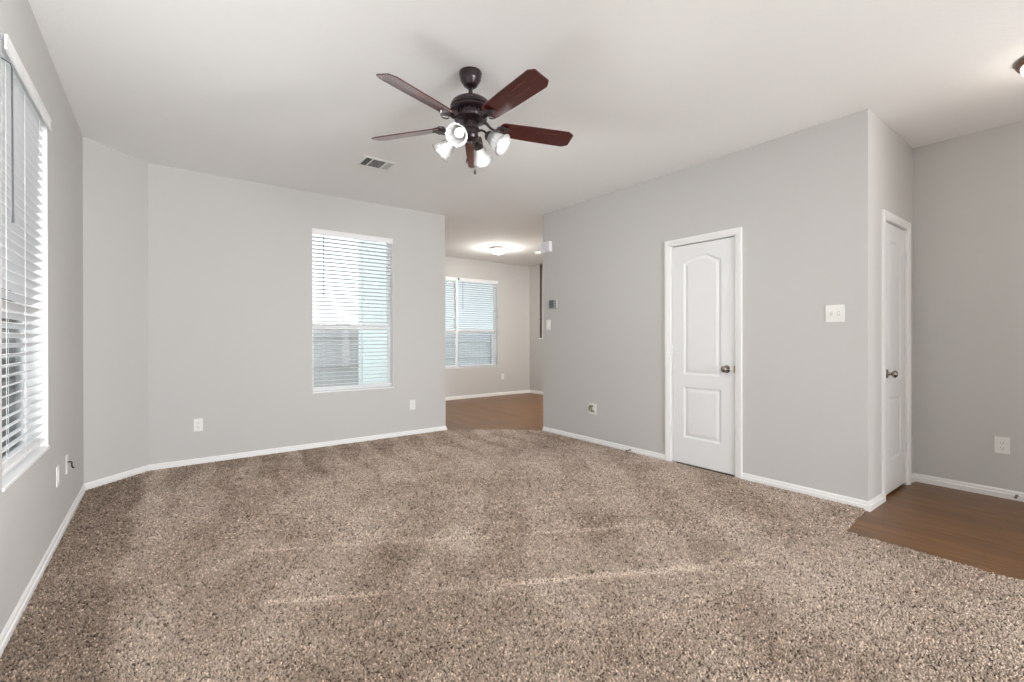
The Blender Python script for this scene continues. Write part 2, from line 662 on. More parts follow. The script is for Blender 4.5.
def door(name, loc, rot, w_open, label, hinge_right):
    """origin: bottom-left corner of the opening on the wall face, x across, -y into the room."""
    t = thing(name, label, 'door', loc, rot, kind='structure')
    g = 0.0032
    lo_x, hi_x = 0.016, w_open - 0.016
    zt = 2.048
    # jamb
    bm = bmesh.new()
    add_box(bm, (0.0, 0.0, 0), (0.013, 0.114, zt))
    add_box(bm, (w_open - 0.013, 0.0, 0), (w_open, 0.114, zt))
    add_box(bm, (0.0, 0.0, zt - 0.013 + 0.006), (w_open, 0.114, zt))
    # stops
    add_box(bm, (0.013, 0.046, 0), (0.023, 0.08, zt - 0.01))
    add_box(bm, (w_open - 0.023, 0.046, 0), (w_open - 0.013, 0.08, zt - 0.01))
    obj('door_jamb', bm, TRIM, t)
    # casing: profiled and mitred
    cw = 0.057
    prof = [(0.0, 0.0), (0.0, 0.009), (0.006, 0.012), (0.020, 0.012), (0.024, 0.015), (0.048, 0.017), (cw, 0.016), (cw, 0.0)]
    bm = bmesh.new()
    path = [(0.004, 0, -1, 0), (0.004, zt - 0.004, -1, 1), (w_open - 0.004, zt - 0.004, 1, 1), (w_open - 0.004, 0, 1, 0)]
    rows = [[bm.verts.new((px + sx_ * a, -b, pz + sz_ * a)) for a, b in prof] for px, pz, sx_, sz_ in path]
    for A, B in zip(rows[:-1], rows[1:]):
        for k in range(len(prof)):
            k2 = (k + 1) % len(prof)
            bm.faces.new((A[k], B[k], B[k2], A[k2]))
    bm.faces.new(rows[0])
    bm.faces.new(rows[-1][::-1])
    obj('door_casing', bm, TRIM, t)
    leaf = door_leaf(hi_x - lo_x, 2.034, 0.022)
    link(leaf, t)
    leaf.location = (lo_x, 0.006, 0)
    # knob
    kx = lo_x + 0.066 if hinge_right else hi_x - 0.066
    kn = bmesh.new()
    M = axis_mtx((kx, 0.006, 0.915), (0, -1, 0))
    add_lathe(kn, [(0, 0), (0.032, 0), (0.033, 0.003), (0.030, 0.007), (0.014, 0.010), (0.011, 0.014), (0.0105, 0.030),
                   (0.014, 0.034), (0.024, 0.039), (0.0275, 0.047), (0.026, 0.056), (0.019, 0.063), (0.008, 0.066), (0, 0.066)], 28, M)
    k = obj('door_knob', kn, NICKEL, t, smooth=True)
    kp = bmesh.new()
    sx0 = lo_x - 0.010 if hinge_right else hi_x - 0.004
    add_box(kp, (sx0, -0.002, 0.885), (sx0 + 0.014, 0.004, 0.945), bevel=0.001)
    obj('strike_plate', kp, BRASS, t)
    hx = hi_x + 0.002 if hinge_right else lo_x - 0.002
    for hz in (1.825, 1.068, 0.31):
        hb = bmesh.new()
        add_lathe(hb, [(0, -0.046), (0.0045, -0.045), (0.006, -0.042), (0.0065, 0.042), (0.0045, 0.045), (0, 0.046)], 12,
                  Matrix.Translation((hx, -0.004, hz)))
        add_box(hb, (hx - 0.018, 0.003, hz - 0.042), (hx + 0.018, 0.0065, hz + 0.042))
        obj('hinge', hb, DOORP, t, smooth=True)
    return t


# door 1 in the right wall: seen from the room x local runs towards -Y
door('door_1', (XD, 2.596, 0), -PI / 2, 0.628, 'white two-panel arched door in the long right wall, carpet running up to it', False)
door('door_2', (4.178, YN, 0), 0, 0.584, 'white two-panel arched door in the short side wall, beside the dark hardwood entry floor', True)


# ------------------------------------------------------------------ windows
def window(name, loc, rot, w, sides='lr'):
    """origin: lower-left corner of the hole on the room side, x across, +y outwards."""
    t = thing(name, None, None, loc, rot, kind='structure')
    h = WZ1 - WZ0
    y0, y1 = 0.082, 0.14
    bm = bmesh.new()
    f = 0.014
    add_box(bm, (0, y0, 0), (f, y1, h))
    add_box(bm, (w - f, y0, 0), (w, y1, h))
    add_box(bm, (f, y0, h - f), (w - f, y1, h))
    add_box(bm, (f, y0, 0), (w - f, y1, f))
    obj('window_frame', bm, VINYL, t)
    bm = bmesh.new()
    zm = 1.322 - WZ0
    add_box(bm, (f, y0 + 0.004, zm - 0.018), (w - f, y1 - 0.006, zm + 0.014), bevel=0.003)
    obj('meeting_rail', bm, VINYL, t)
    for nm, z0, z1, yy, s in (('lower_sash', f, zm - 0.02, y0 + 0.006, 0.018), ('upper_sash', zm + 0.02, h - f, y0 + 0.028, 0.016)):
        bm = bmesh.new()
        add_box(bm, (f, yy, z0), (f + s, yy + 0.02, z1))
        add_box(bm, (w - f - s, yy, z0), (w - f, yy + 0.02, z1))
        add_box(bm, (f + s, yy, z0), (w - f - s, yy + 0.02, z0 + s))
        add_box(bm, (f + s, yy, z1 - s), (w - f - s, yy + 0.02, z1))
        sash = obj(nm, bm, VINYL, t)
        bm = bmesh.new()
        add_box(bm, (f + s - 0.004, yy + 0.008, z0 + s - 0.004), (w - f - s + 0.004, yy + 0.012, z1 - s + 0.004))
        obj('glass_pane', bm, GLASS, sash)
    # white sill board with its thin apron edge and jamb liners
    bm = bmesh.new()
    add_box(bm, (0.0, -0.006, -0.002), (w, y0, 0.014), bevel=0.002)
    obj('window_sill', bm, TRIM, t)
    bm = bmesh.new()
    if 'l' in sides:
        add_box(bm, (0.0, 0.001, 0.014), (0.004, y0, h))
    if 'r' in sides:
        add_box(bm, (w - 0.004, 0.001, 0.014), (w, y0, h))
    add_box(bm, (0.004, 0.001, h - 0.004), (w - 0.004, y0, h))
    obj('jamb_liner', bm, TRIM, t)
    return t


def blind(label, loc, rot, w, tilt, proud=0.0, wand_x=0.115, wand_len=0.62, group=None):
    """inside-mount 2 inch blind; origin at the lower-left of the hole on the room side."""
    t = thing('window_blind', label, 'blind', loc, rot, group=group)
    h = WZ1 - WZ0
    e = 0.008
    yc = 0.038
    bm = bmesh.new()
    add_box(bm, (e, 0.012, h - 0.045), (w - e, 0.062, h - 0.003))
    obj('head_rail', bm, BLIND, t)
    bm = bmesh.new()
    y_v = 0.004 - proud
    add_box(bm, (e * 0.6, y_v, h - 0.062), (w - e * 0.6, y_v + 0.006, h - 0.004), bevel=0.0015)
    add_box(bm, (e * 0.6, y_v - 0.004, h - 0.062), (w - e * 0.6, y_v + 0.002, h - 0.054), bevel=0.0012)
    add_box(bm, (e * 0.6, y_v - 0.004, h - 0.012), (w - e * 0.6, y_v + 0.002, h - 0.004), bevel=0.0012)
    obj('valance', bm, BLIND, t)
    # slats
    sp = 0.0432
    zt = h - 0.085
    zb = 0.075
    n = int((zt - zb) / sp) + 1
    bm = bmesh.new()
    ct, sn = math.cos(tilt), math.sin(tilt)
    rnd = random.Random(3)
    for i in range(n):
        z = zt - i * sp
        prof = []
        for k in range(7):
            a = -1 + k / 3.0
            yy = a * 0.025
            zz = 0.0042 * (1 - a * a)
            prof.append((yy, zz + 0.0014))
        for k in range(6, -1, -1):
            a = -1 + k / 3.0
            prof.append((a * 0.025, 0.0042 * (1 - a * a) - 0.0014))
        dz = rnd.uniform(-0.0006, 0.0006)
        A = [bm.verts.new((e + 0.004, yc + y * ct + q * sn, z + dz + q * ct - y * sn)) for y, q in prof]
        B = [bm.verts.new((w - e - 0.004, yc + y * ct + q * sn, z - dz + q * ct - y * sn)) for y, q in prof]
        m_ = len(prof)
        for k in range(m_):
            bm.faces.new((A[k], A[(k + 1) % m_], B[(k + 1) % m_], B[k]))
        bm.faces.new(A[::-1])
        bm.faces.new(B)
    obj('slats', bm, BLIND, t)
    zl = zt - (n - 1) * sp - 0.030
    bm = bmesh.new()
    add_box(bm, (e + 0.003, yc - 0.025, zl - 0.011), (w - e - 0.003, yc + 0.025, zl + 0.008), bevel=0.003)
    obj('bottom_rail', bm, BLIND, t)
    for fx in (0.14, 0.5, 0.86) if w > 0.7 else (0.25, 0.75):
        bm = bmesh.new()
        for yy in (yc - 0.027, yc + 0.027):
            add_tube(bm, [(w * fx, yy, h - 0.05), (w * fx, yy, zl)], 0.0011, 5)
        obj('ladder_cord', bm, CORD, t)
    if wand_x is not None:
        bm = bmesh.new()
        add_tube(bm, [(wand_x, 0.028, h - 0.05), (wand_x, -0.004, h - 0.068), (wand_x, -0.008, h - 0.09)], 0.0022, 6)
        add_tube(bm, [(wand_x, -0.008, h - 0.085), (wand_x, -0.010, h - 0.09 - wand_len + 0.05), (wand_x, -0.010, h - 0.09 - wand_len)],
                 [0.003, 0.003, 0.0045], 6)
        obj('tilt_wand', bm, WAND, t)
    return t


R90 = PI / 2
# left wall: x local runs +Y, outwards is -X
window('window_1', (XL, 2.592, WZ0), R90, 0.89)
blind('white slatted blind on the tall left wall window, cut by the photo edge', (XL, 2.592, WZ0), R90, 0.89,
      math.radians(24), proud=0.018, wand_x=0.118)
window('window_2', (1.267, YF, WZ0), 0, 0.905)
blind('white slatted blind with dark tilt wand on the window in the far grey wall', (1.267, YF, WZ0), 0, 0.905, math.radians(7))
window('window_3', (4.570, YDN, WZ0), 0, 0.942, 'r')
blind('white slatted blind on the right-hand dining room window, fully seen through the opening', (4.585, YDN, WZ0), 0, 0.927,
      math.radians(13), wand_x=0.078, wand_len=0.52)
window('window_4', (3.60, YDN, WZ0), 0, 0.97, 'l')
blind('white slatted blind in the back room, mostly hidden by the end of the far wall', (3.60, YDN, WZ0), 0, 0.952,
      math.radians(13), wand_x=None)


# ------------------------------------------------------------------ carpet (pile of twisted yarn tufts)
def carpet():
    rs = np.random.RandomState(7)
    poly = [(XL + .004, YB), (XL + .004, YLC), (XL + 0.388, YF - .004), (XC - 0.004, YF - .004)]
    # gently bowed seam between the two wall ends
    A = np.array([XC - 0.004, YF - .004]); B = np.array([XD - 0.002, YP - 0.004])
    for i in range(1, 40):
        s = i / 40
        bow = math.sin(PI * s) * 0.05
        q = A + (B - A) * s + np.array([0.62, 0.78]) * bow + rs.normal(0, 0.003, 2)
        poly.append((q[0], q[1]))
    poly += [(XD - 0.002, YP - 0.004), (XD - 0.002, YN + 0.03)]
    for i in range(1, 28):
        s = i / 28
        poly.append((3.79 + (3.292 - 3.79) * s, 1.060 - 0.038 * s + rs.normal(0, 0.004)))
    y = 1.015
    while y > YB + 0.02:
        poly.append((3.292 + rs.normal(0, 0.004), y))
        y -= 0.02
    poly.append((3.292, YB))
    P = np.array(poly)
    # backing slab
    bm = bmesh.new()
    top = [bm.verts.new((x, yy, 0.0085)) for x, yy in poly]
    bot = [bm.verts.new((x, yy, 0.0005)) for x, yy in poly]
    f = bm.faces.new(top)
    for i in range(len(poly)):
        j = (i + 1) % len(poly)
        bm.faces.new((top[i], top[j], bot[j], bot[i]))
    bmesh.ops.triangulate(bm, faces=[f])
    base = bpy.data.meshes.new('carpet')
    bm.to_mesh(base)
    bm.free()
    bv = np.empty(len(base.vertices) * 3)
    base.vertices.foreach_get('co', bv)
    bv = bv.reshape(-1, 3)
    bf = np.array([list(p.vertices) + [-1] * (4 - len(p.vertices)) for p in base.polygons])

    # tufts where the photo can see them
    st = 0.0082
    gx, gy = np.meshgrid(np.arange(XL, XD, st), np.arange(-0.3, 5.3, st))
    x = gx.ravel() + rs.uniform(-.5, .5, gx.size) * st * 1.1
    yv = gy.ravel() + rs.uniform(-.5, .5, gx.size) * st * 1.1
    F2 = np.array([0.6016, 0.7988]); R2 = np.array([0.7988, -0.6016])
    dep = x * F2[0] + yv * F2[1]
    lat = x * R2[0] + yv * R2[1]
    k = (dep > 2.7) & (np.abs(lat) < dep * 1.25 + 0.3)
    x, yv, dep = x[k], yv[k], dep[k]
    size = np.ones(len(x))
    # denser, finer tufts nearer the camera so that they stay yarn sized
    s2 = 0.0060
    gx, gy = np.meshgrid(np.arange(XL, XD, s2), np.arange(-0.9, 4.2, s2))
    x2 = gx.ravel() + rs.uniform(-.5, .5, gx.size) * s2 * 1.1
    y2 = gy.ravel() + rs.uniform(-.5, .5, gx.size) * s2 * 1.1
    d2_ = x2 * F2[0] + y2 * F2[1]
    k = (d2_ > 1.35) & (d2_ <= 2.7) & (np.abs(x2 * R2[0] + y2 * R2[1]) < d2_ * 1.15 + 0.1)
    x = np.r_[x, x2[k]]; yv = np.r_[yv, y2[k]]; dep = np.r_[dep, d2_[k]]
    size = np.r_[size, np.full(k.sum(), 0.74)]
    # point in polygon
    ins = np.zeros(len(x), bool)
    px, py = P[:, 0], P[:, 1]
    j = len(P) - 1
    for i in range(len(P)):
        if py[i] != py[j]:
            c = ((py[i] > yv) != (py[j] > yv)) & (x < (px[j] - px[i]) * (yv - py[i]) / (py[j] - py[i]) + px[i])
            ins ^= c
        j = i
    x, yv, dep, size = x[ins], yv[ins], dep[ins], size[ins]
    n = len(x)

    # smooth value noise for nap patches
    def vnoise(u, v, seed):
        r = np.random.RandomState(seed).uniform(-1, 1, (256, 256))
        iu, iv = np.floor(u).astype(int), np.floor(v).astype(int)
        fu, fv = u - iu, v - iv
        fu = fu * fu * (3 - 2 * fu); fv = fv * fv * (3 - 2 * fv)
        g = lambda a, b: r[a % 256, b % 256]
        return (g(iu, iv) * (1 - fu) * (1 - fv) + g(iu + 1, iv) * fu * (1 - fv)
                + g(iu, iv + 1) * (1 - fu) * fv + g(iu + 1, iv + 1) * fu * fv)
    nap = 0.30 * vnoise(x * 2.1 + 9, yv * 2.1 + 3, 1) + 0.26 * vnoise(x * 5 + 1, yv * 5, 2) + 0.22 * vnoise(x * 13, yv * 13, 3)
    # vacuum passes: wedges fanning from the far wall and along the left wall
    u = x + 0.12 * vnoise(yv * 2.0, yv * 0, 5)
    saw = ((u / 0.36) % 1.0)
    wall_d = np.minimum(YF - yv, 3.0)
    wedge = np.where(saw * 1.35 < np.clip(1.05 - wall_d / 1.5, 0, 1), -0.55, 0.12)
    nap = nap + wedge * np.clip(1.6 - wall_d / 1.6, 0, 1) * 0.75
    v2 = x * 0.78 - yv * 0.62 + 0.05 * vnoise(x * 2, yv * 2, 6)
    nap += 0.24 * np.clip(np.sin(v2 * 2 * PI / 0.58) * 4, -1, 1) * np.clip((4.6 - yv) / 1.5, 0, 1) * (0.6 + 0.6 * vnoise(x * 1.3, yv * 1.3, 8))
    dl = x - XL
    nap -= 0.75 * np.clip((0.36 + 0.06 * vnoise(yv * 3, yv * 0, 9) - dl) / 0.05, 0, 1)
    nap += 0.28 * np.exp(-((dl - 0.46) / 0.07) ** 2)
    # two thin broken lines of paler, slightly lower tufts
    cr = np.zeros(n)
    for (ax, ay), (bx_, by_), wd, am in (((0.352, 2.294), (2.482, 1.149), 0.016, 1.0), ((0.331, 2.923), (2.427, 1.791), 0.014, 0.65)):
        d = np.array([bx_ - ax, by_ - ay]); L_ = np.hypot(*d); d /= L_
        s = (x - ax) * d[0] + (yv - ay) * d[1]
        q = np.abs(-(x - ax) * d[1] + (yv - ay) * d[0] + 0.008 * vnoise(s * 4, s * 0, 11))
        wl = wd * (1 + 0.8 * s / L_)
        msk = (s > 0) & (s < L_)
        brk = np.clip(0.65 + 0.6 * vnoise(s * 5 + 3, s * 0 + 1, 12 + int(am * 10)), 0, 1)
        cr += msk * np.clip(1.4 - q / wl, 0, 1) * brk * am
    nap = np.clip(nap, -0.85, 0.8)
    g = rs.uniform(-1, 1, n)
    clump = 0.75 * vnoise(x * 172, yv * 172, 21) + 0.20 * vnoise(x * 60 + 5, yv * 60, 22)
    dark = rs.uniform(0, 1, n) - 0.55 * clump > 0.84
    dark |= clump < -0.52
    lightm = rs.uniform(0, 1, n) + 0.5 * clump > 1.02
    val = 1.02 + 0.42 * nap + 0.24 * g + 0.42 * clump
    val = np.where(dark, val * 0.24, val)
    val = np.where(lightm, val * 1.55, val)
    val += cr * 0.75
    val = np.clip(val, 0.12, 2.0)
    warm = np.array([0.475, 0.365, 0.288]); cool = np.array([0.475, 0.405, 0.35])
    mixw = np.clip(0.5 + 0.5 * nap + 0.35 * rs.uniform(-1, 1, n), 0, 1)[:, None]
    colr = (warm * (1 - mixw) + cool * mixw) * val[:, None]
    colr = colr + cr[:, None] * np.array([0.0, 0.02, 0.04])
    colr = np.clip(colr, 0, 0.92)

    # geometry: three sided twisted tuft
    ang = rs.uniform(0, 2 * PI, n)
    rad = 0.0047 * size * rs.uniform(0.85, 1.25, n)
    hgt = 0.0175 * rs.uniform(0.75, 1.12, n) * np.where(dark, 0.78, 1.0) - 0.004 * np.clip(cr, 0, 1)
    lean = rs.uniform(-1, 1, (n, 2)) * 0.0052
    verts = np.zeros((n, 7, 3))
    for q in range(3):
        a = ang + q * 2 * PI / 3
        verts[:, q, 0] = x + rad * np.cos(a); verts[:, q, 1] = yv + rad * np.sin(a); verts[:, q, 2] = 0.006
        a2 = a + 0.5
        verts[:, 3 + q, 0] = x + lean[:, 0] * .6 + rad * 0.95 * np.cos(a2)
        verts[:, 3 + q, 1] = yv + lean[:, 1] * .6 + rad * 0.95 * np.sin(a2)
        verts[:, 3 + q, 2] = hgt * 0.75
    verts[:, 6, 0] = x + lean[:, 0]; verts[:, 6, 1] = yv + lean[:, 1]; verts[:, 6, 2] = hgt
    tri = []
    for q in range(3):
        r_ = (q + 1) % 3
        tri += [(q, r_, 3 + r_), (q, 3 + r_, 3 + q), (3 + q, 3 + r_, 6)]
    tri = np.array(tri)
    nb = len(bv)
    F = (tri[None] + (np.arange(n) * 7)[:, None, None]).reshape(-1, 3) + nb
    allv = np.vstack([bv, verts.reshape(-1, 3)])
    base_tris = []
    for row in bf:
        r = [int(i) for i in row if i >= 0]
        base_tris.append(r[:3])
        if len(r) == 4:
            base_tris.append([r[0], r[2], r[3]])
    allf = np.vstack([np.array(base_tris), F]).astype(np.int32)
    me = bpy.data.meshes.new('carpet')
    me.vertices.add(len(allv))
    me.vertices.foreach_set('co', allv.ravel())
    me.loops.add(allf.size)
    me.loops.foreach_set('vertex_index', allf.ravel())
    me.polygons.add(len(allf))
    me.polygons.foreach_set('loop_start', np.arange(0, allf.size, 3, dtype=np.int32))
    me.polygons.foreach_set('loop_total', np.full(len(allf), 3, dtype=np.int32))
    me.update()
    me.validate()
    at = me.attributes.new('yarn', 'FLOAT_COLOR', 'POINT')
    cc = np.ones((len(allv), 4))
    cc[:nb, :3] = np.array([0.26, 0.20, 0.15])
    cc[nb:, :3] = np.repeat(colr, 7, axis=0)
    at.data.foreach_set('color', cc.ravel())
    me.materials.append(CARPET)
    o = bpy.data.objects.new('carpet', me)
    COL.objects.link(o)
    tag(o, 'speckled beige and brown cut-pile carpet covering the living room floor', 'carpet', kind='stuff')
    bpy.data.meshes.remove(base)
    return o


carpet()


# ------------------------------------------------------------------ ceiling fan with light kit
def fan():
    cx, cy = 1.444, 2.318
    t = thing('ceiling_fan', 'five-blade dark cherry ceiling fan with four glass-shaded lamps, hung from the living room ceiling',
              'ceiling fan', (cx, cy, H), 0)
    # all z below are relative to the ceiling
    bm = bmesh.new()
    add_lathe(bm, [(0, 0), (0.064, 0), (0.066, -0.006), (0.065, -0.020), (0.060, -0.032), (0.061, -0.040), (0.057, -0.050),
                   (0.044, -0.070), (0.040, -0.078), (0.030, -0.086), (0.016, -0.090), (0, -0.090)], 40)
    obj('canopy', bm, BRONZE, t, smooth=True)
    bm = bmesh.new()
    add_lathe(bm, [(0, -0.09), (0.0125, -0.09), (0.0125, -0.138), (0.022, -0.142), (0.024, -0.152), (0.022, -0.160), (0, -0.160)], 20)
    obj('downrod', bm, BRONZE, t, smooth=True)
    bm = bmesh.new()
    add_lathe(bm, [(0, -0.152), (0.030, -0.152), (0.056, -0.156), (0.086, -0.164), (0.108, -0.178), (0.117, -0.194), (0.119, -0.210),
                   (0.114, -0.214), (0.118, -0.219), (0.118, -0.228), (0.110, -0.233), (0.088, -0.236), (0.080, -0.240),
                   (0.078, -0.256), (0.088, -0.260), (0.098, -0.266), (0.094, -0.280), (0.074, -0.290), (0.05, -0.294), (0, -0.294)], 48)
    for k in range(20):  # vent ribs under the housing rim
        a = 2 * PI * k / 20
        Mr = Matrix.Rotation(a, 4, 'Z')
        add_box(bm, (0.076, -0.005, -0.259), (0.089, 0.005, -0.233), mtx=Mr)
    obj('motor_housing', bm, BRONZE, t, smooth=True)
    bm = bmesh.new()
    add_lathe(bm, [(0, -0.288), (0.044, -0.288), (0.047, -0.296), (0.047, -0.326), (0.052, -0.330), (0.052, -0.338), (0.045, -0.344),
                   (0.045, -0.372), (0.050, -0.378), (0.046, -0.392), (0.030, -0.402), (0.012, -0.408), (0.008, -0.418), (0, -0.420)], 36)
    obj('switch_housing', bm, BRONZE, t, smooth=True)

    yaw = math.radians(36.986)
    zb = -0.309
    for k in range(5):
        a = math.radians(18.7 - 72 * k) - yaw
        Ma = Matrix.Translation((0, 0, 0.009)) @ Matrix.Rotation(a, 4, 'Z')
        # bracket (blade iron): curved arm out of the flywheel + scrolled plate under the blade
        bi = bmesh.new()
        pts = [(0.070, 0, -0.285), (0.098, 0, -0.296), (0.122, 0, -0.318), (0.150, 0, -0.331), (0.178, 0, -0.328)]
        add_tube(bi, [Ma @ Vector(p) for p in pts], [0.010, 0.009, 0.0075, 0.008, 0.007], 10)
        for sgn in (-1, 1):
            sc = []
            for q in range(15):
                th = q / 14 * 1.55 * PI
                rr_ = 0.030 - 0.011 * q / 14
                sc.append(Ma @ Vector((0.175 + rr_ * math.sin(th) * 1.0, sgn * (0.031 - rr_ * math.cos(th)), -0.327)))
            add_tube(bi, sc, 0.0042, 6)
        plate = [(0.150, -0.012), (0.178, -0.030), (0.205, -0.046), (0.226, -0.040), (0.232, -0.020), (0.250, 0.0),
                 (0.232, 0.020), (0.226, 0.040), (0.205, 0.046), (0.178, 0.030), (0.150, 0.012)]
        tp = [bi.verts.new(Ma @ Vector((px, py, -0.3225))) for px, py in plate]
        bt = [bi.verts.new(Ma @ Vector((px, py, -0.3265))) for px, py in plate]
        bi.faces.new(tp)
        bi.faces.new(bt[::-1])
        for q in range(len(plate)):
            q2 = (q + 1) % len(plate)
            bi.faces.new((tp[q], tp[q2], bt[q2], bt[q]))
        for sx_, sy_ in ((0.205, -0.028), (0.205, 0.028), (0.236, 0.0)):
            add_lathe(bi, [(0, -0.330), (0.004, -0.3295), (0.0055, -0.3265), (0, -0.326)], 8,
                      Ma @ Matrix.Translation((sx_, sy_, 0)))
        obj('blade_bracket', bi, BRONZE, t, smooth=True)
        # blade: rounded root, widening, clipped tip, pitched about its long axis
        r0, r1 = 0.172, 0.646
        w0, w1 = 0.055, 0.066
        out = []
        for q in range(7):
            th = -PI / 2 + PI * q / 6
            out.append((r0 + 0.030 - 0.030 * math.cos(th), w0 * math.sin(th)))
        out = [(r0 + 0.030 - 0.030 * math.cos(th), -w0 * math.sin(th)) for th in [(-PI / 2 + PI * q / 8) for q in range(9)]]
        # from upper root round to lower root, then lower edge out to the tip and back
        out += [(r0 + 0.20, -w0 - 0.007), (r1 - 0.040, -w1), (r1 - 0.034, -w1 + 0.001), (r1 - 0.004, -w1 + 0.018), (r1, -w1 + 0.023),
                (r1, w1 - 0.023), (r1 - 0.004, w1 - 0.018), (r1 - 0.034, w1 - 0.001), (r1 - 0.040, w1), (r0 + 0.20, w0 + 0.007)]
        bb = bmesh.new()
        tp = [bb.verts.new((px, py, 0.003)) for px, py in out]
        bt = [bb.verts.new((px, py, -0.003)) for px, py in out]
        bb.faces.new(tp)
        bb.faces.new(bt[::-1])
        for q in range(len(out)):
            q2 = (q + 1) % len(out)
            bb.faces.new((tp[q], tp[q2], bt[q2], bt[q]))
        bl = obj('fan_blade', bb, CHERRY, t)
        bl.matrix_local = Matrix.Translation((0, 0, zb)) @ Matrix.Rotation(a, 4, 'Z') @ Matrix.Rotation(math.radians(PITCH), 4, 'X')
    # light kit
    for k, ca in enumerate((-108, -18, 72, 162)):
        a = math.radians(ca) - yaw
        D = Vector((math.cos(a), math.sin(a), 0))
        bm = bmesh.new()
        p0 = D * 0.040 + Vector((0, 0, -0.352))
        ax = (D * 0.80 + Vector((0, 0, -0.60))).normalized()
        nk = D * 0.106 + Vector((0, 0, -0.380))
        add_tube(bm, [p0, D * 0.066 + Vector((0, 0, -0.347)), D * 0.088 + Vector((0, 0, -0.358)), nk], 0.007, 10)
        M = axis_mtx(nk, ax)
        add_lathe(bm, [(0, -0.008), (0.016, -0.008), (0.024, 0.0), (0.029, 0.006), (0.030, 0.022), (0.026, 0.023), (0.020, 0.012), (0, 0.010)], 24, M)
        arm = obj('lamp_arm', bm, BRONZE, t, smooth=True)
        bm = bmesh.new()
        prof = [(0.026, 0.010), (0.029, 0.022), (0.036, 0.036), (0.042, 0.056), (0.047, 0.078), (0.052, 0.098), (0.060, 0.112), (0.064, 0.118)]
        inner = [(r - 0.003, z) for r, z in reversed(prof)]
        add_lathe(bm, prof + [(0.0625, 0.1195)] + inner, 72, M, wave=lambda th, i: 1 + 0.022 * math.cos(18 * th))
        obj('glass_shade', bm, SHADE, arm, smooth=True)
        bm = bmesh.new()
        add_lathe(bm, [(0, 0.010), (0.012, 0.012), (0.013, 0.030), (0.017, 0.038), (0.0245, 0.055), (0.0265, 0.068), (0.023, 0.082),
                       (0.013, 0.091), (0, 0.094)], 20, M)
        obj('light_bulb', bm, BULB, arm, smooth=True)
        P = M @ Vector((0, 0, 0.100))
        sd = bpy.data.lights.new('fan_lamp_light', 'SPOT')
        sd.energy = (60, 24, 46, 24)[k]
        sd.color = (1.0, 0.99, 0.975)
        sd.spot_size = math.radians(165)
        sd.spot_blend = 1.0
        sd.shadow_soft_size = 0.02
        so = bpy.data.objects.new('fan_lamp_light', sd)
        COL.objects.link(so)
        so.location = (cx + P.x, cy + P.y, H + P.z)
        so.rotation_euler = ax.to_track_quat('-Z', 'Y').to_euler()
        P = M @ Vector((0, 0, 0.106))
        point_light('fan_bulb_glow', (cx + P.x, cy + P.y, H + P.z), 0.4, (1.0, 0.985, 0.96), 0.012)
    # pull chains
    for (dx, dy, zl) in ((0.022, -0.012, -0.565), (-0.014, 0.018, -0.50)):
        bm = bmesh.new()
        z = -0.395
        while z > zl:
            add_lathe(bm, [(0, 0.0016), (0.0016, 0.0), (0, -0.0016)], 6, Matrix.Translation((dx, dy, z)))
            z -= 0.0036
        add_lathe(bm, [(0, 0.012), (0.003, 0.010), (0.0045, 0.0), (0.0085, -0.012), (0.006, -0.022), (0, -0.024)], 12,
                  Matrix.Translation((dx, dy, zl - 0.008)))
        obj('pull_chain', bm, BRONZE, t)


PITCH = -16
fan()


# ------------------------------------------------------------------ ceiling register
def register():
    t = thing('air_vent', 'white rectangular air register with dark louvre sections in the ceiling left of the fan', 'vent', (1.3725, 3.905, H), 0)
    w, d = 0.300, 0.240
    bm = bmesh.new()
    f = 0.026
    zt, zb = 0.0, -0.007
    xs0, xs1, ys0, ys1 = 0, w, 0, d
    add_box(bm, (0, 0, zb), (w, f, zt), bevel=0.002)
    add_box(bm, (0, d - f, zb), (w, d, zt), bevel=0.002)
    add_box(bm, (0, f, zb), (f, d - f, zt), bevel=0.002)
    add_box(bm, (w - f, f, zb), (w, d - f, zt), bevel=0.002)
    for bx in (0.085, 0.210):
        add_box(bm, (bx - 0.005, f, zb - 0.001), (bx + 0.005, d - f, zt), bevel=0.001)
    obj('register_frame', bm, PLAST, t)
    bm = bmesh.new()
    add_box(bm, (f, f, -0.0015), (w - f, d - f, -0.0003))
    obj('duct_opening', bm, DARK, t)

    def louvres(x0, x1, along_x, lean, nm='louvres'):
        b = bmesh.new()
        if along_x:
            y = f + 0.008
            while y < d - f - 0.003:
                M = Matrix.Translation(((x0 + x1) / 2, y, -0.0045)) @ Matrix.Rotation(lean, 4, 'X')
                add_box(b, (-(x1 - x0) / 2, -0.0032, -0.0004), ((x1 - x0) / 2, 0.0032, 0.0004), mtx=M)
                y += 0.0135
        else:
            x = x0 + 0.006
            while x < x1 - 0.002:
                M = Matrix.Translation((x, d / 2, -0.0045)) @ Matrix.Rotation(lean, 4, 'Y')
                add_box(b, (-0.0032, -(d / 2 - f), -0.0004), (0.0032, d / 2 - f, 0.0004), mtx=M)
                x += 0.0115
        obj(nm, b, PLAST, t)
    louvres(f, 0.080, False, math.radians(-40))
    louvres(0.090, 0.205, True, math.radians(20))
    louvres(0.215, w - f, False, math.radians(55))


register()


# ------------------------------------------------------------------ wall plates; local x across, -y into the room, origin at plate centre
def plate_frame(bm, w, h, t=0.005):
    add_box(bm, (-w / 2, -t, -h / 2), (w / 2, 0, h / 2), bevel=0.002)


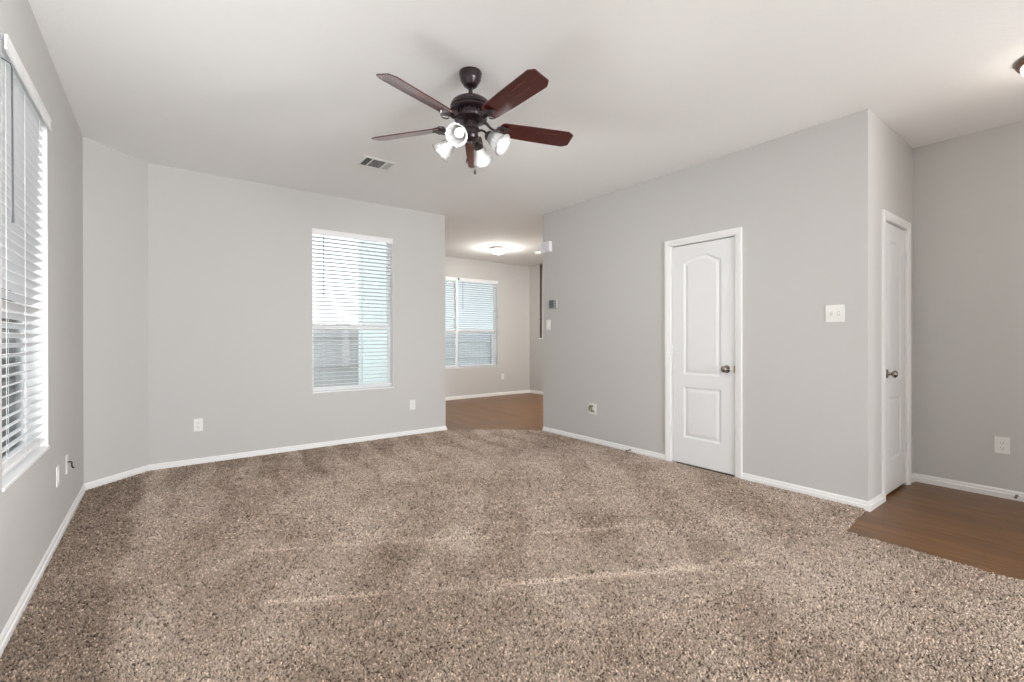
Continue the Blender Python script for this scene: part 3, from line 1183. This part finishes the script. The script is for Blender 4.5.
def outlet(label, loc, rot, w=0.072, h=0.118, group=None, plugs=1.0):
    t = thing('wall_outlet', label, 'outlet', loc, rot, group)
    bm = bmesh.new()
    plate_frame(bm, w, h)
    add_lathe(bm, [(0, 0.0012), (0.003, 0.001), (0.0035, 0), (0, 0)], 8, axis_mtx((0, -0.005, 0), (0, -1, 0)))
    obj('cover_plate', bm, PLAST, t)
    for s in (-1, 1):
        bm = bmesh.new()
        zc = s * 0.0195
        add_box(bm, (-0.0165, -0.0068, zc - 0.0135), (0.0165, -0.004, zc + 0.0135), bevel=0.0012)
        r = obj('socket', bm, PLAST, t)
        bm = bmesh.new()
        add_box(bm, (-0.0085, -0.0073, zc - 0.004), (-0.0062, -0.0066, zc + 0.006))
        add_box(bm, (0.0062, -0.0073, zc - 0.003), (0.0085, -0.0066, zc + 0.006))
        add_lathe(bm, [(0, 0.0005), (0.0026, 0.0005), (0.0026, 0), (0, 0)], 10, axis_mtx((0, -0.0068, zc - 0.009), (0, -1, 0)))
        obj('socket_slots', bm, DPLAST, r)
    return t


outlet('white duplex outlet low on the far grey wall, near the angled left corner', (0.2565, YF, 0.3765), 0)
outlet('white duplex outlet low on the far grey wall, right of the blind', (2.4165, YF, 0.374), 0)
outlet('white duplex outlet under the dining room window in the back room', (5.62, YDN, 0.387), 0)
outlet('large white duplex outlet on the taupe entry wall above the hardwood floor', (XR, 0.549, 0.386), -R90, 0.080, 0.122)

# left wall plates
t = thing('wall_plate', 'white blank wall plate low on the left wall, nearer the window', 'wall plate', (XL, 3.728, 0.388), R90)
bm = bmesh.new()
plate_frame(bm, 0.072, 0.118, 0.006)
add_box(bm, (-0.017, -0.009, -0.034), (0.017, -0.005, 0.034), bevel=0.001)
obj('cover_plate', bm, PLAST, t)
t = thing('cable_plate', 'white wall plate with a short black cable stub, nearest the left corner', 'wall plate', (XL, 4.056, 0.386), R90)
bm = bmesh.new()
plate_frame(bm, 0.072, 0.118, 0.005)
obj('cover_plate', bm, PLAST, t)
bm = bmesh.new()
add_tube(bm, [(0, 0, 0.010), (0.004, -0.018, 0.012), (0.006, -0.024, 0.006), (0.006, -0.024, -0.012), (0.008, -0.026, -0.026), (0.014, -0.032, -0.030)],
         [0.005, 0.005, 0.0045, 0.004, 0.004, 0.006], 8)
obj('cable_stub', bm, BLACK, t, smooth=True)

# cable jack plate on the right wall
t = thing('cable_plate', 'white wall plate with a looped olive cable, low on the long right wall', 'wall plate', (XD, 3.594, 0.39), -R90)
bm = bmesh.new()
plate_frame(bm, 0.114, 0.122)
obj('cover_plate', bm, PLAST, t)
bm = bmesh.new()
pts = []
for i in range(26):
    a = i / 25 * 2.1 * PI
    pts.append((-0.016 + 0.022 * math.cos(a + 1.2), -0.014 - 0.012 * i / 25, 0.006 + 0.034 * math.sin(a + 1.2) * (1 - 0.25 * i / 25)))
pts += [(0.010, -0.026, -0.010), (0.022, -0.022, -0.022)]
add_tube(bm, pts, 0.0052, 8)
obj('coiled_cable', bm, COAX, t, smooth=True)
for px, pz in ((0.006, 0.032), (0.004, -0.026), (0.022, -0.024)):
    bm = bmesh.new()
    add_lathe(bm, [(0, 0.020), (0.0035, 0.020), (0.004, 0.010), (0.0075, 0.009), (0.0075, 0), (0, 0)], 8, axis_mtx((px, -0.005, pz), (0, -1, 0)))
    obj('cable_connector', bm, GALV, t)

# double toggle switch by door 1
t = thing('light_switch', 'white double toggle switch plate between the two doors on the right wall', 'light switch', (XD, 1.2515, 1.3545), -R90)
bm = bmesh.new()
plate_frame(bm, 0.118, 0.122, 0.006)
obj('cover_plate', bm, PLAST, t)
for sx_, up_ in ((-0.023, 1), (0.023, -1)):
    bm = bmesh.new()
    add_box(bm, (sx_ - 0.005, -0.0066, -0.012), (sx_ + 0.005, -0.0055, 0.012))
    M = Matrix.Translation((sx_, -0.006, 0)) @ Matrix.Rotation(math.radians(-28 * up_), 4, 'X')
    add_box(bm, (-0.0042, -0.018, -0.0045), (0.0042, 0.0, 0.0045), bevel=0.001, mtx=M)
    sw = obj('toggle', bm, PLAST, t)
    bm = bmesh.new()
    add_box(bm, (sx_ - 0.0062, -0.0062, -0.0135), (sx_ + 0.0062, -0.0058, 0.0135))
    obj('toggle_slot', bm, mat('slot_shadow_grey', (0.25, 0.25, 0.25), 0.6), sw)

# single switch below the thermostat
t = thing('light_switch', 'small white single rocker switch below the thermostat', 'light switch', (XD, 4.335, 1.347), -R90)
bm = bmesh.new()
plate_frame(bm, 0.074, 0.122, 0.006)
obj('cover_plate', bm, PLAST, t)
bm = bmesh.new()
add_box(bm, (-0.016, -0.0095, -0.033), (0.016, -0.005, 0.033), bevel=0.0015)
obj('rocker', bm, mat('rocker_white', (0.88, 0.88, 0.86), 0.35), t)

# thermostat
t = thing('thermostat', 'small thermostat with grey-green screen near the far end of the right wall', 'thermostat', (XD, 4.232, 1.602), -R90)
bm = bmesh.new()
add_box(bm, (-0.070, -0.026, -0.056), (0.070, 0, 0.056), bevel=0.005)
obj('thermostat_body', bm, mat('thermostat_casing', (0.46, 0.47, 0.46), 0.45), t)
bm = bmesh.new()
add_box(bm, (-0.060, -0.0285, -0.046), (0.022, -0.0255, 0.046), bevel=0.001)
obj('display', bm, SCREEN, t)
bm = bmesh.new()
for i in range(3):
    add_box(bm, (0.036, -0.029, -0.036 + i * 0.028), (0.060, -0.0255, -0.022 + i * 0.028), bevel=0.001)
obj('buttons', bm, SCREEN, t)

# door chime / alarm box at the far end of the right wall
t = thing('chime_box', 'white box-shaped door chime high at the far end of the right wall', 'door chime', (XD, 4.345, 2.315), -R90)
bm = bmesh.new()
add_box(bm, (-0.082, -0.052, -0.064), (0.082, 0, 0.064), bevel=0.006)
obj('chime_cover', bm, mat('chime_plastic', (0.83, 0.82, 0.88), 0.4), t)
bm = bmesh.new()
for i in range(5):
    add_box(bm, (-0.05, -0.0532, -0.036 + i * 0.018), (0.05, -0.0518, -0.033 + i * 0.018))
obj('chime_grille', bm, mat('grille_grey', (0.55, 0.54, 0.58), 0.5), t)


# door stops on the baseboards
def door_stop(label, loc, rot):
    t = thing('door_stop', label, 'door stop', loc, rot)
    bm = bmesh.new()
    add_lathe(bm, [(0, 0), (0.009, 0), (0.009, 0.004), (0.005, 0.008), (0, 0.009)], 12, axis_mtx((0, 0, 0), (0, -1, 0)))
    pts = []
    for i in range(90):
        a = i * 0.75
        pts.append((0.005 * math.cos(a), -0.006 - i * 0.00055, 0.005 * math.sin(a)))
    add_tube(bm, pts, 0.0012, 5)
    obj('spring', bm, GALV, t, smooth=True)
    bm = bmesh.new()
    add_lathe(bm, [(0, 0), (0.0075, 0), (0.008, 0.010), (0.006, 0.014), (0, 0.015)], 12, axis_mtx((0, -0.054, 0), (0, -1, 0)))
    obj('rubber_tip', bm, mat('tip_rubber', (0.16, 0.12, 0.10), 0.6), t, smooth=True)


door_stop('small spring door stop on the baseboard left of the first door', (XD - 0.013, 3.06, 0.034), -R90)
door_stop('small spring door stop on the entry baseboard below the large outlet', (XR - 0.013, 0.475, 0.036), -R90)


# ------------------------------------------------------------------ dining and entry ceiling lamps, smoke detector
def flush_lamp(label, loc, r, glassm, rimm, energy, color, drop):
    t = thing('ceiling_lamp', label, 'ceiling lamp', loc, 0)
    bm = bmesh.new()
    add_lathe(bm, [(0, 0), (r * 0.86, 0), (r * 0.97, -0.006), (r, -0.022), (r * 0.95, -0.034), (r * 0.88, -0.036), (0, -0.034)], 40)
    obj('lamp_rim', bm, rimm, t, smooth=True)
    bm = bmesh.new()
    add_lathe(bm, [(r * 0.87, -0.034), (r * 0.84, -0.055), (r * 0.70, -0.082), (r * 0.45, -0.100), (r * 0.2, -0.108), (0, -0.110)], 40)
    obj('glass_bowl', bm, glassm, t, smooth=True)
    bm = bmesh.new()
    add_lathe(bm, [(0, -0.106), (0.012, -0.108), (0.012, -0.114), (0.006, -0.122), (0, -0.126)], 14)
    obj('finial', bm, rimm, t, smooth=True)
    point_light('flush_lamp_light', (loc[0], loc[1], loc[2] - drop), energy, color, 0.06)


flush_lamp('lit round white ceiling lamp in the dining room beyond the opening', (4.62, 6.52, H), 0.16, DINGLASS, PLAST, 16, (1.0, 0.96, 0.90), 0.24)
flush_lamp('bronze-rimmed ceiling lamp over the hardwood entry, cut by the right photo edge', (3.925, 0.235, H), 0.150, ENTGLASS,
           mat('lamp_bronze', (0.20, 0.12, 0.08), 0.35, metal=0.6), 3.2, (1.0, 0.92, 0.84), 0.30)
t = thing('smoke_detector', 'white round smoke detector on the dining room ceiling by the opening edge', 'smoke detector', (5.42, 6.42, H), 0)
bm = bmesh.new()
add_lathe(bm, [(0, 0), (0.068, 0), (0.070, -0.010), (0.062, -0.014), (0.060, -0.034), (0.050, -0.042), (0, -0.044)], 32)
obj('detector_body', bm, PLAST, t, smooth=True)
bm = bmesh.new()
add_lathe(bm, [(0.0605, -0.017), (0.0622, -0.019), (0.0622, -0.027), (0.0605, -0.029)], 32)
obj('detector_vents', bm, mat('detector_grey', (0.3, 0.3, 0.3), 0.6), t)

# half wall cap of the pass-through
bm = bmesh.new()
add_box(bm, (XE - 0.03, 5.1, 1.163), (XE + 0.145, 7.455, 1.187), bevel=0.004)
tag(obj('trim_1', bm, TRIM), kind='structure')


# added dark strip, painting shade onto the end of the pass-through wall
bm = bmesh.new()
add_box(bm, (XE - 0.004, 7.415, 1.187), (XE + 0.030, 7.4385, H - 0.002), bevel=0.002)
tag(obj('jamb_shade_strip', bm, mat('jamb_shade_dark', (0.055, 0.035, 0.025), 0.5)), kind='structure')


# ------------------------------------------------------------------ outside: lawn, fences, neighbour house
def noise_mat(name, c1, c2, scale, rough=0.9):
    mt = bpy.data.materials.new(name)
    mt.use_nodes = True
    n = mt.node_tree
    b = n.nodes['Principled BSDF']
    t_ = n.nodes.new('ShaderNodeTexCoord')
    z = n.nodes.new('ShaderNodeTexNoise')
    z.inputs['Scale'].default_value = scale
    z.inputs['Detail'].default_value = 4
    r = n.nodes.new('ShaderNodeValToRGB')
    r.color_ramp.elements[0].color = (*c1, 1)
    r.color_ramp.elements[1].color = (*c2, 1)
    n.links.new(t_.outputs['Object'], z.inputs[0])
    n.links.new(z.outputs['Fac'], r.inputs[0])
    n.links.new(r.outputs[0], b.inputs['Base Color'])
    b.inputs['Roughness'].default_value = rough
    return mt


GRASS = noise_mat('lawn_grass', (0.40, 0.42, 0.33), (0.58, 0.58, 0.50), 6)
bm = bmesh.new()
bmesh.ops.create_grid(bm, x_segments=1, y_segments=1, size=45)
o = obj('ground', bm, GRASS, loc=(3, 8, -0.18))
tag(o, kind='structure')


def fence(label, p0, p1, h, c, group=None):
    p0 = Vector((*p0, -0.18)); p1 = Vector((*p1, -0.18))
    L_ = (p1 - p0).length
    ang = math.atan2(p1.y - p0.y, p1.x - p0.x)
    t = thing('wood_fence', label, 'fence', p0, ang)
    bm = bmesh.new()
    rnd = random.Random(int(L_ * 10))
    x = 0
    while x < L_:
        add_box(bm, (x, 0, 0.03), (x + 0.136, 0.018, h + rnd.uniform(-0.012, 0.012)))
        x += 0.142
    obj('fence_boards', bm, noise_mat('fence_wood', c, tuple(min(1, q * 1.3) for q in c), 3), t)
    bm = bmesh.new()
    for z in (0.3, h * 0.5, h - 0.25):
        add_box(bm, (0, -0.04, z), (L_, 0.0, z + 0.085))
    x = 0
    while x < L_:
        add_box(bm, (x, -0.13, 0.0), (x + 0.09, -0.04, h))
        x += 2.4
    obj('fence_rails', bm, noise_mat('fence_rail_wood', c, tuple(min(1, q * 1.2) for q in c), 3), t)


fence('weathered grey-brown board fence outside the far wall window', (-6, 9.2), (3.7, 9.2), 1.64, (0.56, 0.52, 0.52))
fence('weathered board fence behind the dining room windows', (3.7, 12.5), (14, 12.5), 1.50, (0.50, 0.50, 0.52))


def house(label, x0, y0, x1, y1, eave, ridge, wallc, wins):
    t = thing('neighbour_house', label, 'house', (x0, y0, -0.18), 0)
    w, d = x1 - x0, y1 - y0
    bm = bmesh.new()
    add_box(bm, (0, 0, 0), (w, d, eave))
    obj('house_walls', bm, noise_mat('house_brick', wallc, tuple(min(0.95, q * 1.15) for q in wallc), 8), t)
    bm = bmesh.new()
    o_ = 0.4
    pts = [(-o_, -o_, eave - 0.02), (w + o_, -o_, eave - 0.02), (w + o_, d + o_, eave - 0.02), (-o_, d + o_, eave - 0.02)]
    V = [bm.verts.new(p) for p in pts]
    V2 = [bm.verts.new((p[0], p[1], p[2] + 0.18)) for p in pts]
    rA = bm.verts.new((w / 2, d * 0.35, ridge)); rB = bm.verts.new((w / 2, d * 0.65, ridge))
    bm.faces.new(V[::-1])
    for i in range(4):
        bm.faces.new((V[i], V[(i + 1) % 4], V2[(i + 1) % 4], V2[i]))
    bm.faces.new((V2[0], V2[1], rA)); bm.faces.new((V2[1], V2[2], rB, rA)); bm.faces.new((V2[2], V2[3], rB)); bm.faces.new((V2[3], V2[0], rA, rB))
    obj('house_roof', bm, noise_mat('roof_shingle', (0.13, 0.14, 0.16), (0.2, 0.21, 0.23), 10), t)
    for (wx, wz, ww, wh) in wins:
        bm = bmesh.new()
        add_box(bm, (wx, -0.05, wz), (wx + ww, 0.02, wz + wh))
        f_ = obj('house_window', bm, VINYL, t)
        bm = bmesh.new()
        add_box(bm, (wx + 0.07, -0.07, wz + 0.07), (wx + ww - 0.07, -0.045, wz + wh / 2 - 0.03))
        add_box(bm, (wx + 0.07, -0.07, wz + wh / 2 + 0.03), (wx + ww - 0.07, -0.045, wz + wh - 0.07))
        obj('window_panes', bm, mat('dark_panes', (0.20, 0.25, 0.31), 0.15), f_)


house('pale house seen through the lower part of the left wall blind', -6.5, 13.0, -1.05, 22.0, 1.62, 2.9, (0.42, 0.37, 0.36),
      [(2.3, 0.15, 0.7, 1.3), (3.2, 0.15, 0.55, 1.3), (4.0, 0.15, 0.4, 1.3), (4.65, 0.15, 0.25, 1.3)])
house('pale grey house seen faintly through the dining room blind', 8.75, 15.0, 16.0, 20.0, 3.9, 5.4, (0.84, 0.85, 0.88),
      [(3.2, 1.6, 0.9, 1.4)])
